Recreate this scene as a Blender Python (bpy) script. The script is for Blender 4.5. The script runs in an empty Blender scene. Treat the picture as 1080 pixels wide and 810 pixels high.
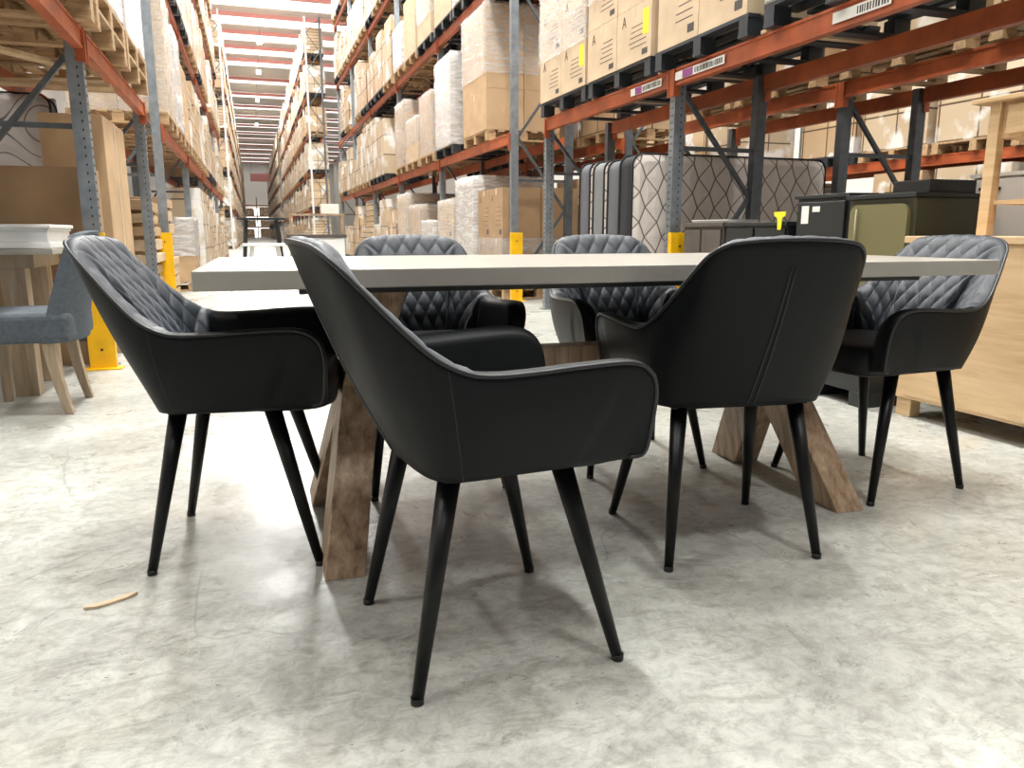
import bpy, bmesh, math, random
from mathutils import Vector, Matrix
random.seed(7)
PI = math.pi
SC = bpy.context.scene
COL = SC.collection

# ------------------------------------------------------------------ materials
def new_mat(name):
    m = bpy.data.materials.new(name); m.use_nodes = True
    nt = m.node_tree; b = nt.nodes['Principled BSDF']
    return m, nt, b
def N(nt, typ, **kw):
    n = nt.nodes.new(typ)
    for k, v in kw.items(): setattr(n, k, v)
    return n
def ramp(nt, stops):
    r = N(nt, 'ShaderNodeValToRGB'); e = r.color_ramp.elements
    while len(e) < len(stops): e.new(0.5)
    for el, (p, c) in zip(e, stops):
        el.position = p; el.color = (c[0], c[1], c[2], 1)
    return r
def coords(nt, scale=(1,1,1), rot=(0,0,0), kind='Object'):
    tc = N(nt, 'ShaderNodeTexCoord'); mp = N(nt, 'ShaderNodeMapping')
    mp.inputs['Scale'].default_value = scale; mp.inputs['Rotation'].default_value = rot
    nt.links.new(tc.outputs[kind], mp.inputs['Vector']); return mp.outputs['Vector']
def simple(name, col, rough=.5, metal=0, bump=0, bscale=200, spec=.5, var=0, vscale=8, **kw):
    m, nt, b = new_mat(name)
    b.inputs['Base Color'].default_value = (*col, 1); b.inputs['Roughness'].default_value = rough
    b.inputs['Metallic'].default_value = metal; b.inputs['Specular IOR Level'].default_value = spec
    for k, v in kw.items(): b.inputs[k].default_value = v
    vec = coords(nt)
    if var:
        n = N(nt, 'ShaderNodeTexNoise'); n.inputs['Scale'].default_value = vscale; n.inputs['Detail'].default_value = 5
        nt.links.new(vec, n.inputs['Vector'])
        r = ramp(nt, [(.3, [c*(1-var) for c in col]), (.7, [min(1, c*(1+var)) for c in col])])
        nt.links.new(n.outputs['Fac'], r.inputs['Fac']); nt.links.new(r.outputs['Color'], b.inputs['Base Color'])
    if bump:
        n2 = N(nt, 'ShaderNodeTexNoise'); n2.inputs['Scale'].default_value = bscale; n2.inputs['Detail'].default_value = 3
        nt.links.new(vec, n2.inputs['Vector'])
        bp = N(nt, 'ShaderNodeBump'); bp.inputs['Strength'].default_value = bump; bp.inputs['Distance'].default_value = .002
        nt.links.new(n2.outputs['Fac'], bp.inputs['Height']); nt.links.new(bp.outputs['Normal'], b.inputs['Normal'])
    return m
def wood(name, c1, c2, c3, scale=(3, 40, 40), rough=.5, rot=(0,0,0)):
    m, nt, b = new_mat(name)
    vec = coords(nt, scale, rot)
    n = N(nt, 'ShaderNodeTexNoise'); n.inputs['Scale'].default_value = 1; n.inputs['Detail'].default_value = 6
    n.inputs['Roughness'].default_value = .65; n.inputs['Distortion'].default_value = .25
    nt.links.new(vec, n.inputs['Vector'])
    r = ramp(nt, [(.3, c1), (.5, c2), (.7, c3)])
    nt.links.new(n.outputs['Fac'], r.inputs['Fac']); nt.links.new(r.outputs['Color'], b.inputs['Base Color'])
    b.inputs['Roughness'].default_value = rough
    bp = N(nt, 'ShaderNodeBump'); bp.inputs['Strength'].default_value = .15; bp.inputs['Distance'].default_value = .002
    nt.links.new(n.outputs['Fac'], bp.inputs['Height']); nt.links.new(bp.outputs['Normal'], b.inputs['Normal'])
    return m
M = {}
M['leather'] = simple('black_leather', (.0018,.0028,.0035), .50, bump=.16, bscale=340, spec=.22)
M['quilt'] = simple('quilted_blue_black_leather', (.010,.0145,.022), .5, bump=.2, bscale=300, spec=.5)
M['quilt'].node_tree.nodes['Principled BSDF'].inputs['Sheen Weight'].default_value = .38
M['quilt'].node_tree.nodes['Principled BSDF'].inputs['Sheen Roughness'].default_value = .4
M['quilt'].node_tree.nodes['Principled BSDF'].inputs['Sheen Tint'].default_value = (.75,.82,.95,1)
M['seat'] = simple('seat_leather', (.003,.004,.0055), .5, bump=.15, bscale=300, spec=.35)
M['piping'] = simple('black_piping', (.006,.007,.009), .42)
M['black_metal'] = simple('black_powder_coat', (.002,.0023,.0026), .4, bump=.05, bscale=600, spec=.3)
M['glide'] = simple('black_plastic', (.006,.006,.006), .35)
M['tabletop'] = simple('taupe_stone_top', (.345,.322,.282), .30, var=.10, vscale=5, bump=.08, bscale=60)
M['tablewood'] = wood('brown_oak', (.16,.09,.048), (.36,.24,.15), (.52,.385,.26), (38, 38, 1.6), .42)
M['darkplate'] = simple('dark_plate', (.03,.028,.026), .5)
M['galv'] = simple('galvanised_steel', (.25,.275,.30), .42, .6, var=.18, vscale=14)
M['galvdark'] = simple('grey_painted_steel', (.10,.11,.12), .45, .4, var=.2, vscale=14)
M['orange'] = simple('orange_painted_steel', (.37,.082,.026), .45, var=.3, vscale=5)
M['yellow'] = simple('yellow_guard_paint', (.83,.46,.004), .4, var=.12, vscale=9)
M['palesteel'] = simple('pale_steel', (.62,.62,.62), .45)  # paler tone for the distant racks
M['hole'] = simple('slot_shade_and_bolt_black', (.01,.01,.01), .8)  # black that paints the shade inside post slots; also used on bolts
M['white'] = simple('white_lacquer', (.80,.80,.79), .35)
M['label'] = simple('white_paper', (.78,.77,.73), .6)
M['purple'] = simple('magenta_label', (.30,.08,.26), .6)
M['ink'] = simple('printed_ink', (.06,.05,.045), .7)
M['stickery'] = simple('yellow_sticker', (.90,.80,.02), .5)
M['pine'] = wood('pale_pine', (.50,.33,.17), (.62,.43,.24), (.70,.51,.30), (2.0, 2.0, 22), .5)
M['oakleg'] = wood('washed_oak', (.26,.18,.11), (.36,.27,.18), (.46,.36,.26), (30, 30, 3), .55)
M['greyfab'] = simple('grey_woven_fabric', (.085,.10,.118), .9, bump=.5, bscale=420, var=.18, vscale=60)
M['palletwood'] = wood('pallet_timber', (.24,.14,.07), (.42,.27,.14), (.56,.39,.22), (6, 30, 30), .75)
M['rawtimber'] = wood('raw_timber', (.42,.28,.15), (.55,.39,.23), (.66,.50,.32), (3, 30, 30), .7)
M['blackpallet'] = simple('black_pallet_plastic', (.018,.022,.028), .5)
M['mattblack'] = simple('charcoal_laminate', (.014,.017,.018), .4)
M['greybrown'] = simple('grey_brown_laminate', (.085,.07,.06), .5, var=.15)
M['olive'] = simple('olive_lacquer', (.17,.155,.075), .28)
M['olivedark'] = simple('dark_olive_lacquer', (.045,.045,.025), .35)
M['whitegrey'] = simple('greige_lacquer', (.66,.61,.56), .45)
M['teal'] = simple('teal_film', (.30,.52,.47), .3, var=.3, vscale=6)
M['redpaint'] = simple('red_primer_purlin', (.80,.36,.34), .5)
M['ceil'] = simple('white_roof_sheet', (.85,.84,.82), .6)
M['wall'] = simple('pale_wall_sheet', (.72,.70,.66), .7, var=.05)
M['knob'] = simple('dark_bronze', (.05,.04,.03), .35, .6)
M['mattside'] = simple('mattress_border', (.10,.10,.11), .8)
M['greyband'] = simple('grey_mattress_border', (.17,.17,.17), .8)
M['blackfab'] = simple('black_border_fabric', (.012,.012,.014), .85)

def film_mat(name, white=.8, alpha=.5, bump=.8, cardboard=None):
    """wrinkled stretch film"""
    m, nt, b = new_mat(name)
    vec = coords(nt, (1,1,5))
    n = N(nt, 'ShaderNodeTexNoise'); n.inputs['Scale'].default_value = 3.5; n.inputs['Detail'].default_value = 7
    n.inputs['Roughness'].default_value = .7; n.inputs['Distortion'].default_value = 1.2
    nt.links.new(vec, n.inputs['Vector'])
    b.inputs['Roughness'].default_value = .22
    if cardboard:
        r = ramp(nt, [(.36, cardboard), (.66, (white, white, white*.98))])
        nt.links.new(n.outputs['Fac'], r.inputs['Fac']); nt.links.new(r.outputs['Color'], b.inputs['Base Color'])
    else:
        b.inputs['Base Color'].default_value = (white, white, white, 1)
        r = ramp(nt, [(.3, [alpha*.3]*3), (.7, [min(1, alpha*1.5)]*3)])
        nt.links.new(n.outputs['Fac'], r.inputs['Fac']); nt.links.new(r.outputs['Color'], b.inputs['Alpha'])
    bp = N(nt, 'ShaderNodeBump'); bp.inputs['Strength'].default_value = bump; bp.inputs['Distance'].default_value = .03
    nt.links.new(n.outputs['Fac'], bp.inputs['Height']); nt.links.new(bp.outputs['Normal'], b.inputs['Normal'])
    return m
M['film'] = film_mat('stretch_film', .72, .34)
M['filmdense'] = film_mat('dense_stretch_film', .72, .66)

def carton_mat(name, col):
    m, nt, b = new_mat(name)
    vec = coords(nt)
    n = N(nt, 'ShaderNodeTexNoise'); n.inputs['Scale'].default_value = 4; n.inputs['Detail'].default_value = 4
    nt.links.new(vec, n.inputs['Vector'])
    r = ramp(nt, [(.3, [c*.86 for c in col]), (.7, [c*1.1 for c in col])])
    nt.links.new(n.outputs['Fac'], r.inputs['Fac']); nt.links.new(r.outputs['Color'], b.inputs['Base Color'])
    b.inputs['Roughness'].default_value = .75
    return m
M['carton'] = carton_mat('kraft_cardboard', (.50,.335,.19))
M['cartondark'] = carton_mat('dark_kraft_cardboard', (.36,.225,.12))
M['cartonpale'] = carton_mat('pale_kraft_cardboard', (.60,.45,.30))
M['tape'] = simple('packing_tape', (.58,.46,.30), .3)

def far_load_mat(name, c1, c2, gx=.5, gz=.4, white=.3):
    """brick pattern of cartons with some film, for loads far down the racks"""
    m, nt, b = new_mat(name)
    tc = N(nt, 'ShaderNodeTexCoord'); sp = N(nt, 'ShaderNodeSeparateXYZ'); nt.links.new(tc.outputs['Object'], sp.inputs[0])
    add = N(nt, 'ShaderNodeMath', operation='ADD'); nt.links.new(sp.outputs['X'], add.inputs[0]); nt.links.new(sp.outputs['Y'], add.inputs[1])
    cb = N(nt, 'ShaderNodeCombineXYZ'); nt.links.new(add.outputs[0], cb.inputs['X']); nt.links.new(sp.outputs['Z'], cb.inputs['Y'])
    br = N(nt, 'ShaderNodeTexBrick'); nt.links.new(cb.outputs[0], br.inputs['Vector'])
    br.inputs['Scale'].default_value = 1; br.inputs['Brick Width'].default_value = gx; br.inputs['Row Height'].default_value = gz
    br.inputs['Mortar Size'].default_value = .012; br.offset = 0
    br.inputs['Color1'].default_value = (*c1, 1); br.inputs['Color2'].default_value = (*c2, 1); br.inputs['Mortar'].default_value = (.10,.06,.03,1)
    n = N(nt, 'ShaderNodeTexNoise'); n.inputs['Scale'].default_value = 2.4; n.inputs['Detail'].default_value = 6
    oi = N(nt, 'ShaderNodeObjectInfo'); ad = N(nt, 'ShaderNodeVectorMath', operation='ADD')
    mul = N(nt, 'ShaderNodeMath', operation='MULTIPLY'); mul.inputs[1].default_value = 40
    nt.links.new(oi.outputs['Random'], mul.inputs[0])
    nt.links.new(tc.outputs['Object'], ad.inputs[0]); nt.links.new(mul.outputs[0], ad.inputs[1]); nt.links.new(ad.outputs[0], n.inputs['Vector'])
    r = ramp(nt, [(.62-white*.35, (0,0,0)), (.66-white*.2, (.85,.85,.85))]); nt.links.new(n.outputs['Fac'], r.inputs['Fac'])
    mx = N(nt, 'ShaderNodeMix', data_type='RGBA'); nt.links.new(r.outputs['Color'], mx.inputs[0])
    nt.links.new(br.outputs['Color'], mx.inputs[6]); mx.inputs[7].default_value = (.78,.77,.75,1)
    nt.links.new(mx.outputs[2], b.inputs['Base Color']); b.inputs['Roughness'].default_value = .45
    return m
M['far1'] = far_load_mat('stacked_cartons', (.50,.34,.20), (.58,.42,.26), .5, .4, .15)
M['far2'] = far_load_mat('wrapped_cartons', (.50,.38,.25), (.60,.48,.34), .55, .42, .40)
M['far3'] = far_load_mat('flat_cartons', (.48,.33,.19), (.60,.45,.29), 1.4, .14, .2)

def floor_mat():
    m, nt, b = new_mat('polished_concrete')
    L = nt.links.new
    vec = coords(nt)
    def noise(scale, det=8, rough=.6, dist=0, v=vec):
        n = N(nt, 'ShaderNodeTexNoise'); n.inputs['Scale'].default_value = scale; n.inputs['Detail'].default_value = det
        n.inputs['Roughness'].default_value = rough; n.inputs['Distortion'].default_value = dist; L(v, n.inputs['Vector']); return n.outputs['Fac']
    def mix(f, a, c, mode='MIX'):
        x = N(nt, 'ShaderNodeMix', data_type='RGBA', blend_type=mode)
        if isinstance(f, float): x.inputs[0].default_value = f
        else: L(f, x.inputs[0])
        for i, s in ((6, a), (7, c)):
            if isinstance(s, tuple): x.inputs[i].default_value = (*s, 1)
            else: L(s, x.inputs[i])
        return x.outputs[2]
    base = ramp(nt, [(.30, (.30,.295,.27)), (.5, (.43,.43,.395)), (.72, (.56,.56,.525))]); L(noise(1.1, 9, .62, .5), base.inputs['Fac'])
    fine = ramp(nt, [(.34, (.52,.515,.50)), (.58, (1,1,1))]); L(noise(24, 12, .78, .5), fine.inputs['Fac'])
    c = mix(.85, base.outputs['Color'], fine.outputs['Color'], 'MULTIPLY')
    # swirling trowel marks
    trow = ramp(nt, [(.38, (.62,.61,.57)), (.50, (1,1,1))]); L(noise(5, 10, .75, 2.6, coords(nt, (1, 2.4, 1), (0,0,.5))), trow.inputs['Fac'])
    c = mix(.6, c, trow.outputs['Color'], 'MULTIPLY')
    # warm stains
    st = ramp(nt, [(.60, (0,0,0)), (.78, (1,1,1))]); L(noise(.9, 5, .5, .8, coords(nt, (1,1,1), (0,0,1.1))), st.inputs['Fac'])
    sm = N(nt, 'ShaderNodeMath', operation='MULTIPLY'); sm.inputs[1].default_value = .45; L(st.outputs['Color'], sm.inputs[0])
    c = mix(sm.outputs[0], c, (.50,.40,.27))
    # dark specks and gouges
    sp = ramp(nt, [(.655, (0,0,0)), (.70, (1,1,1))]); L(noise(34, 4, .6, 0, coords(nt, (1,2.6,1), (0,0,.9))), sp.inputs['Fac'])
    spb = ramp(nt, [(.46, (0,0,0)), (.60, (1,1,1))]); L(noise(2.6, 4), spb.inputs['Fac'])
    mm = N(nt, 'ShaderNodeMath', operation='MULTIPLY'); L(sp.outputs['Color'], mm.inputs[0]); L(spb.outputs['Color'], mm.inputs[1])
    c = mix(mm.outputs[0], c, (.09,.08,.07))
    # fine scratches (thin bands of distorted wave)
    for rot, sc in ((.5, 1.1), (2.0, .8), (1.2, 1.7)):
        w = N(nt, 'ShaderNodeTexVoronoi', feature='DISTANCE_TO_EDGE'); w.inputs['Scale'].default_value = sc
        v2 = coords(nt, (1, .55, 1), (0,0,rot)); wn = N(nt, 'ShaderNodeTexNoise'); wn.inputs['Scale'].default_value = 3; L(v2, wn.inputs['Vector']); wa = N(nt, 'ShaderNodeMixRGB', blend_type='ADD'); wa.inputs[0].default_value = .22; L(v2, wa.inputs[1]); L(wn.outputs['Color'], wa.inputs[2]); L(wa.outputs[0], w.inputs['Vector'])
        r = ramp(nt, [(.0012, (1,1,1)), (.0045, (0,0,0))]); L(w.outputs['Distance'], r.inputs['Fac'])
        g = ramp(nt, [(.52, (0,0,0)), (.60, (.55,.55,.55))]); L(noise(2.2, 2, .5, 0, v2), g.inputs['Fac'])
        q = N(nt, 'ShaderNodeMath', operation='MULTIPLY'); L(r.outputs['Color'], q.inputs[0]); L(g.outputs['Color'], q.inputs[1])
        c = mix(q.outputs[0], c, (.17,.16,.15))
    L(c, b.inputs['Base Color'])
    ro = ramp(nt, [(.35, (.22,.22,.22)), (.65, (.48,.48,.48))]); L(noise(2.3, 7, .7, .6), ro.inputs['Fac']); L(ro.outputs['Color'], b.inputs['Roughness'])
    b.inputs['Specular IOR Level'].default_value = .5
    bp = N(nt, 'ShaderNodeBump'); bp.inputs['Strength'].default_value = .25; bp.inputs['Distance'].default_value = .003
    L(noise(14, 11, .75), bp.inputs['Height']); L(bp.outputs['Normal'], b.inputs['Normal'])
    return m
M['floor'] = floor_mat()

def mattress_mat(name, base, line, sx=6.4, sz=4.4, curvy=False):
    m, nt, b = new_mat(name); L = nt.links.new
    tc = N(nt, 'ShaderNodeTexCoord'); sp = N(nt, 'ShaderNodeSeparateXYZ'); L(tc.outputs['Object'], sp.inputs[0])
    def math_(op, a, c=None):
        n = N(nt, 'ShaderNodeMath', operation=op)
        for i, s in enumerate((a, c)):
            if s is None: continue
            if isinstance(s, (int, float)): n.inputs[i].default_value = s
            else: L(s, n.inputs[i])
        return n.outputs[0]
    if curvy:
        w = N(nt, 'ShaderNodeTexNoise'); w.inputs['Scale'].default_value = 2.0; w.inputs['Detail'].default_value = 0
        L(tc.outputs['Object'], w.inputs['Vector'])
        fr = math_('FRACT', math_('MULTIPLY', w.outputs['Fac'], 9)); d = math_('ABSOLUTE', math_('SUBTRACT', fr, .5))
    else:
        # offset zig-zag geometric quilting
        x = math_('MULTIPLY', sp.outputs['X'], sx); z = math_('MULTIPLY', sp.outputs['Z'], sz)
        sn = math_('PINGPONG', math_('MULTIPLY', z, 1.0), .5); x2 = math_('ADD', x, math_('MULTIPLY', sn, .38))
        d1 = math_('ABSOLUTE', math_('SUBTRACT', math_('FRACT', math_('ADD', x2, z)), .5))
        d2 = math_('ABSOLUTE', math_('SUBTRACT', math_('FRACT', math_('SUBTRACT', x2, z)), .5))
        d = math_('MINIMUM', d1, d2)
    r = ramp(nt, [(.02, line), (.055, base)]); L(d, r.inputs['Fac']); L(r.outputs['Color'], b.inputs['Base Color'])
    bp = N(nt, 'ShaderNodeBump'); bp.inputs['Strength'].default_value = .6; bp.inputs['Distance'].default_value = .02
    L(d, bp.inputs['Height']); L(bp.outputs['Normal'], b.inputs['Normal'])
    b.inputs['Roughness'].default_value = .75
    return m
M['mattress'] = mattress_mat('quilted_mattress_panel', (.68,.61,.56), (.12,.085,.07))
M['mattressgrey'] = mattress_mat('curvy_quilted_panel', (.45,.42,.41), (.10,.09,.09), curvy=True)

def emit(name, col, s):
    m, nt, b = new_mat(name)
    b.inputs['Base Color'].default_value = (*col,1); b.inputs['Emission Color'].default_value = (*col,1); b.inputs['Emission Strength'].default_value = s
    return m
M['skylight'] = emit('translucent_skylight', (1.0,.985,.96), 3.3)
M['lamp'] = emit('lamp_diffuser', (1.0,.98,.95), 60.0)
M['dayglow'] = emit('daylight_opening', (1.0,.98,.96), 2.6)

# ------------------------------------------------------------------ mesh helpers
def box_bm(bm, x0, x1, y0, y1, z0, z1, mi=0, mat=None):
    vs = [bm.verts.new(v) for v in ((x0,y0,z0),(x1,y0,z0),(x1,y1,z0),(x0,y1,z0),(x0,y0,z1),(x1,y0,z1),(x1,y1,z1),(x0,y1,z1))]
    if mat is not None:
        for v in vs: v.co = mat @ v.co
    for f in ((3,2,1,0),(4,5,6,7),(0,1,5,4),(1,2,6,5),(2,3,7,6),(3,0,4,7)):
        fa = bm.faces.new([vs[i] for i in f]); fa.material_index = mi
    return vs
def bar_bm(bm, a, b, w, t=None, mi=0, up=Vector((0,0,1))):
    """rectangular bar from a to b"""
    a = Vector(a); b = Vector(b); d = (b-a); L = d.length; d.normalize()
    s = d.cross(up)
    if s.length < 1e-4: s = d.cross(Vector((1,0,0)))
    s.normalize(); u = s.cross(d); t = t or w
    m = Matrix((( s.x, u.x, d.x, a.x),(s.y,u.y,d.y,a.y),(s.z,u.z,d.z,a.z),(0,0,0,1)))
    box_bm(bm, -w/2, w/2, -t/2, t/2, 0, L, mi, m)
def cone_bm(bm, a, b, r0, r1, n=20, cap=True, mi=0, rings=1):
    a = Vector(a); b = Vector(b); d = (b-a).normalized()
    s = d.cross(Vector((0,1,0)));  s = s.normalized() if s.length > 1e-4 else Vector((1,0,0)); u = d.cross(s)
    R = []
    for k in range(rings+1):
        q = k/rings; c = a.lerp(b, q); r = r0+(r1-r0)*q
        R.append([bm.verts.new(c+(s*math.cos(2*PI*i/n)+u*math.sin(2*PI*i/n))*r) for i in range(n)])
    for k in range(rings):
        for i in range(n):
            f = bm.faces.new((R[k][i], R[k][(i+1)%n], R[k+1][(i+1)%n], R[k+1][i])); f.material_index = mi; f.smooth = True
    if cap:
        bm.faces.new(R[0][::-1]).material_index = mi; bm.faces.new(R[-1]).material_index = mi
def tube_bm(bm, pts, r, n=8, mi=0):
    pts = [Vector(p) for p in pts]; prev = None; R = []
    for i, p in enumerate(pts):
        d = (pts[min(i+1, len(pts)-1)]-pts[max(i-1, 0)]).normalized()
        ref = Vector((0,0,1)) if abs(d.z) < .9 else Vector((1,0,0))
        if prev is None: s = d.cross(ref).normalized()
        else: s = (prev - d*prev.dot(d)).normalized()
        prev = s; u = d.cross(s)
        R.append([bm.verts.new(p+(s*math.cos(2*PI*k/n)+u*math.sin(2*PI*k/n))*r) for k in range(n)])
    for i in range(len(R)-1):
        for k in range(n):
            f = bm.faces.new((R[i][k], R[i][(k+1)%n], R[i+1][(k+1)%n], R[i+1][k])); f.smooth = True; f.material_index = mi
    bm.faces.new(R[0][::-1]); bm.faces.new(R[-1])
def grid_bm(bm, P, smooth=True, mi=0):
    V = [[bm.verts.new(p) for p in row] for row in P]
    for i in range(len(V)-1):
        for j in range(len(V[0])-1):
            f = bm.faces.new((V[i][j], V[i][j+1], V[i+1][j+1], V[i+1][j])); f.smooth = smooth; f.material_index = mi
    return V
def obj(name, bm, mats, parent=None, loc=(0,0,0), rz=0, bevel=0, fix=True):
    if fix: bmesh.ops.recalc_face_normals(bm, faces=bm.faces[:])
    me = bpy.data.meshes.new(name); bm.to_mesh(me); bm.free()
    if not isinstance(mats, (list, tuple)): mats = [mats]
    for m in mats: me.materials.append(m)
    o = bpy.data.objects.new(name, me); COL.objects.link(o)
    o.location = loc; o.rotation_euler = (0,0,rz)
    if parent: o.parent = parent
    if bevel:
        md = o.modifiers.new('bevel', 'BEVEL'); md.width = bevel; md.segments = 3; md.limit_method = 'ANGLE'; md.angle_limit = .6
    return o
def tag(o, label, cat, group=None):
    o['label'] = label; o['category'] = cat
    if group: o['group'] = group
    return o
def thing(name, label, cat, loc=(0,0,0), rz=0, group=None):
    o = bpy.data.objects.new(name, None); COL.objects.link(o); o.empty_display_size = .1
    o.location = loc; o.rotation_euler = (0,0,rz)
    return tag(o, label, cat, group)
def struct(name, bm, mats, parent=None):
    o = obj(name, bm, mats, parent)
    if not parent: o['kind'] = 'structure'
    return o
def copy_tree(o, parent=None):
    c = o.copy(); COL.objects.link(c); c.parent = parent
    for ch in list(o.children): copy_tree(ch, c)
    return c
def bxo(name, mats, parent, *dims, bevel=0, **kw):
    bm = bmesh.new(); box_bm(bm, *dims); return obj(name, bm, mats, parent, bevel=bevel, **kw)

# ------------------------------------------------------------------ camera
F_PX = 801.2; PITCH = math.radians(11.27); YAW = math.radians(18.54)
cd = bpy.data.cameras.new('camera'); cam = bpy.data.objects.new('camera', cd); COL.objects.link(cam)
cd.sensor_fit = 'HORIZONTAL'; cd.sensor_width = 36; cd.lens = F_PX/1080*36; cd.clip_end = 500; cd.clip_start = .05
cam.location = (0,0,.83); cam.rotation_euler = (PI/2-PITCH, 0, -YAW)
SC.camera = cam
def project(X, Y, Z):
    L = X*math.cos(YAW)-Y*math.sin(YAW); F = X*math.sin(YAW)+Y*math.cos(YAW); Z = .83-Z
    d = F*math.cos(PITCH)+Z*math.sin(PITCH)
    if d < .1: return None
    return 540+F_PX*L/d, 405+F_PX*(Z*math.cos(PITCH)-F*math.sin(PITCH))/d
TA = math.radians(.912)      # the dining set is turned this much against the aisle
def tw(x, y): return (x*math.cos(TA)+y*math.sin(TA), -x*math.sin(TA)+y*math.cos(TA))

# ------------------------------------------------------------------ the armchair
RIM = [(.205,.234,.420),(.231,.245,.431),(.238,.255,.490),(.238,.265,.548),(.222,.272,.585),(.178,.276,.606),(.085,.275,.605),
       (.005,.272,.600),(-.070,.268,.598),(-.120,.262,.605),(-.172,.250,.632),(-.226,.230,.684),(-.276,.208,.740),(-.312,.188,.780),
       (-.336,.155,.803),(-.349,.105,.811),(-.357,.05,.814),(-.359,0,.815)]
BOT = [(.203,.230,.418),(.200,.229,.417),(.190,.230,.417),(.170,.231,.417),(.140,.232,.417),(.100,.233,.416),(.050,.233,.415),
       (-.005,.231,.414),(-.055,.229,.412),(-.098,.224,.410),(-.132,.214,.408),(-.152,.198,.408),(-.163,.174,.408),(-.169,.148,.408),
       (-.173,.115,.408),(-.176,.078,.408),(-.179,.039,.408),(-.181,0,.408)]
def mirror(c):
    return [Vector(p) for p in c] + [Vector((p[0], -p[1], p[2])) for p in c[-2::-1]]
RIMF, BOTF = mirror(RIM), mirror(BOT); NS = len(RIMF)-1
def cr(P, s):
    s = max(0, min(len(P)-1-1e-6, s)); i = int(s); t = s-i
    g = lambda k: P[max(0, min(len(P)-1, k))]
    a, b, c, d = g(i-1), g(i), g(i+1), g(i+2)
    return .5*((2*b)+(c-a)*t+(2*a-5*b+4*c-d)*t*t+(3*b-a-3*c+d)*t**3)
CEN = Vector((.05, 0, 0))
def inward(s):
    """horizontal unit normal pointing into the chair"""
    d = cr(RIMF, min(NS, s+.3))-cr(RIMF, max(0, s-.3)); d.z = 0
    sh = min(s, NS-s)
    if sh < 4.5: d = Vector((-1, 0, 0)) if s < NS/2 else Vector((1,0,0))
    elif sh < 6:
        k = (6-sh)/1.5; e = Vector((-1,0,0)) if s < NS/2 else Vector((1,0,0)); d = d.normalized()*(1-k)+e*k
    d.normalize(); n = Vector((-d.y, d.x, 0))
    if n.dot(CEN-Vector((*cr(RIMF, s).xy, 0))) < 0: n = -n
    return n
def outer(s, t):
    R, B = cr(RIMF, s), cr(BOTF, s); p = B.lerp(R, t); n = inward(s)
    sh = min(s, NS-s)
    bul = (.012 if sh > 10 else .012*min(1, sh/4))*(1.0 if sh > 5 else .6)
    return p - n*bul*math.sin(PI*t)
def thick(s):
    sh = min(s, NS-s)
    if sh < 8: return .054
    if sh > 12: return .038
    return .054-.016*(sh-8)/4
def rim_arch(s, k):
    """k from 0 (outer piping) to 1 (inner edge)"""
    R = cr(RIMF, s); B = cr(BOTF, s); o = (R-B).normalized(); n = inward(s); th = thick(s)
    return R + n*th*k + o*(.011*math.sin(PI*min(1, k))**.7 if k > 0 else 0) - Vector((0,0,1))*(.010*k)
def inner_bot(s):
    B = cr(BOTF, s).copy(); n = inward(s); sh = min(s, NS-s)
    q = B + n*(.044 if sh < 9 else .068)
    q.z = .452 + (.0 if sh > 3 else -.02*(3-sh)/3)
    return q
def inner(s, t):
    """t 0 at rim inner edge, 1 at the seat"""
    a = rim_arch(s, 1); b = inner_bot(s); p = a.lerp(b, t); n = inward(s); sh = min(s, NS-s)
    return p + n*(.012*math.sin(PI*t) if sh > 9 else 0)

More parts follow.
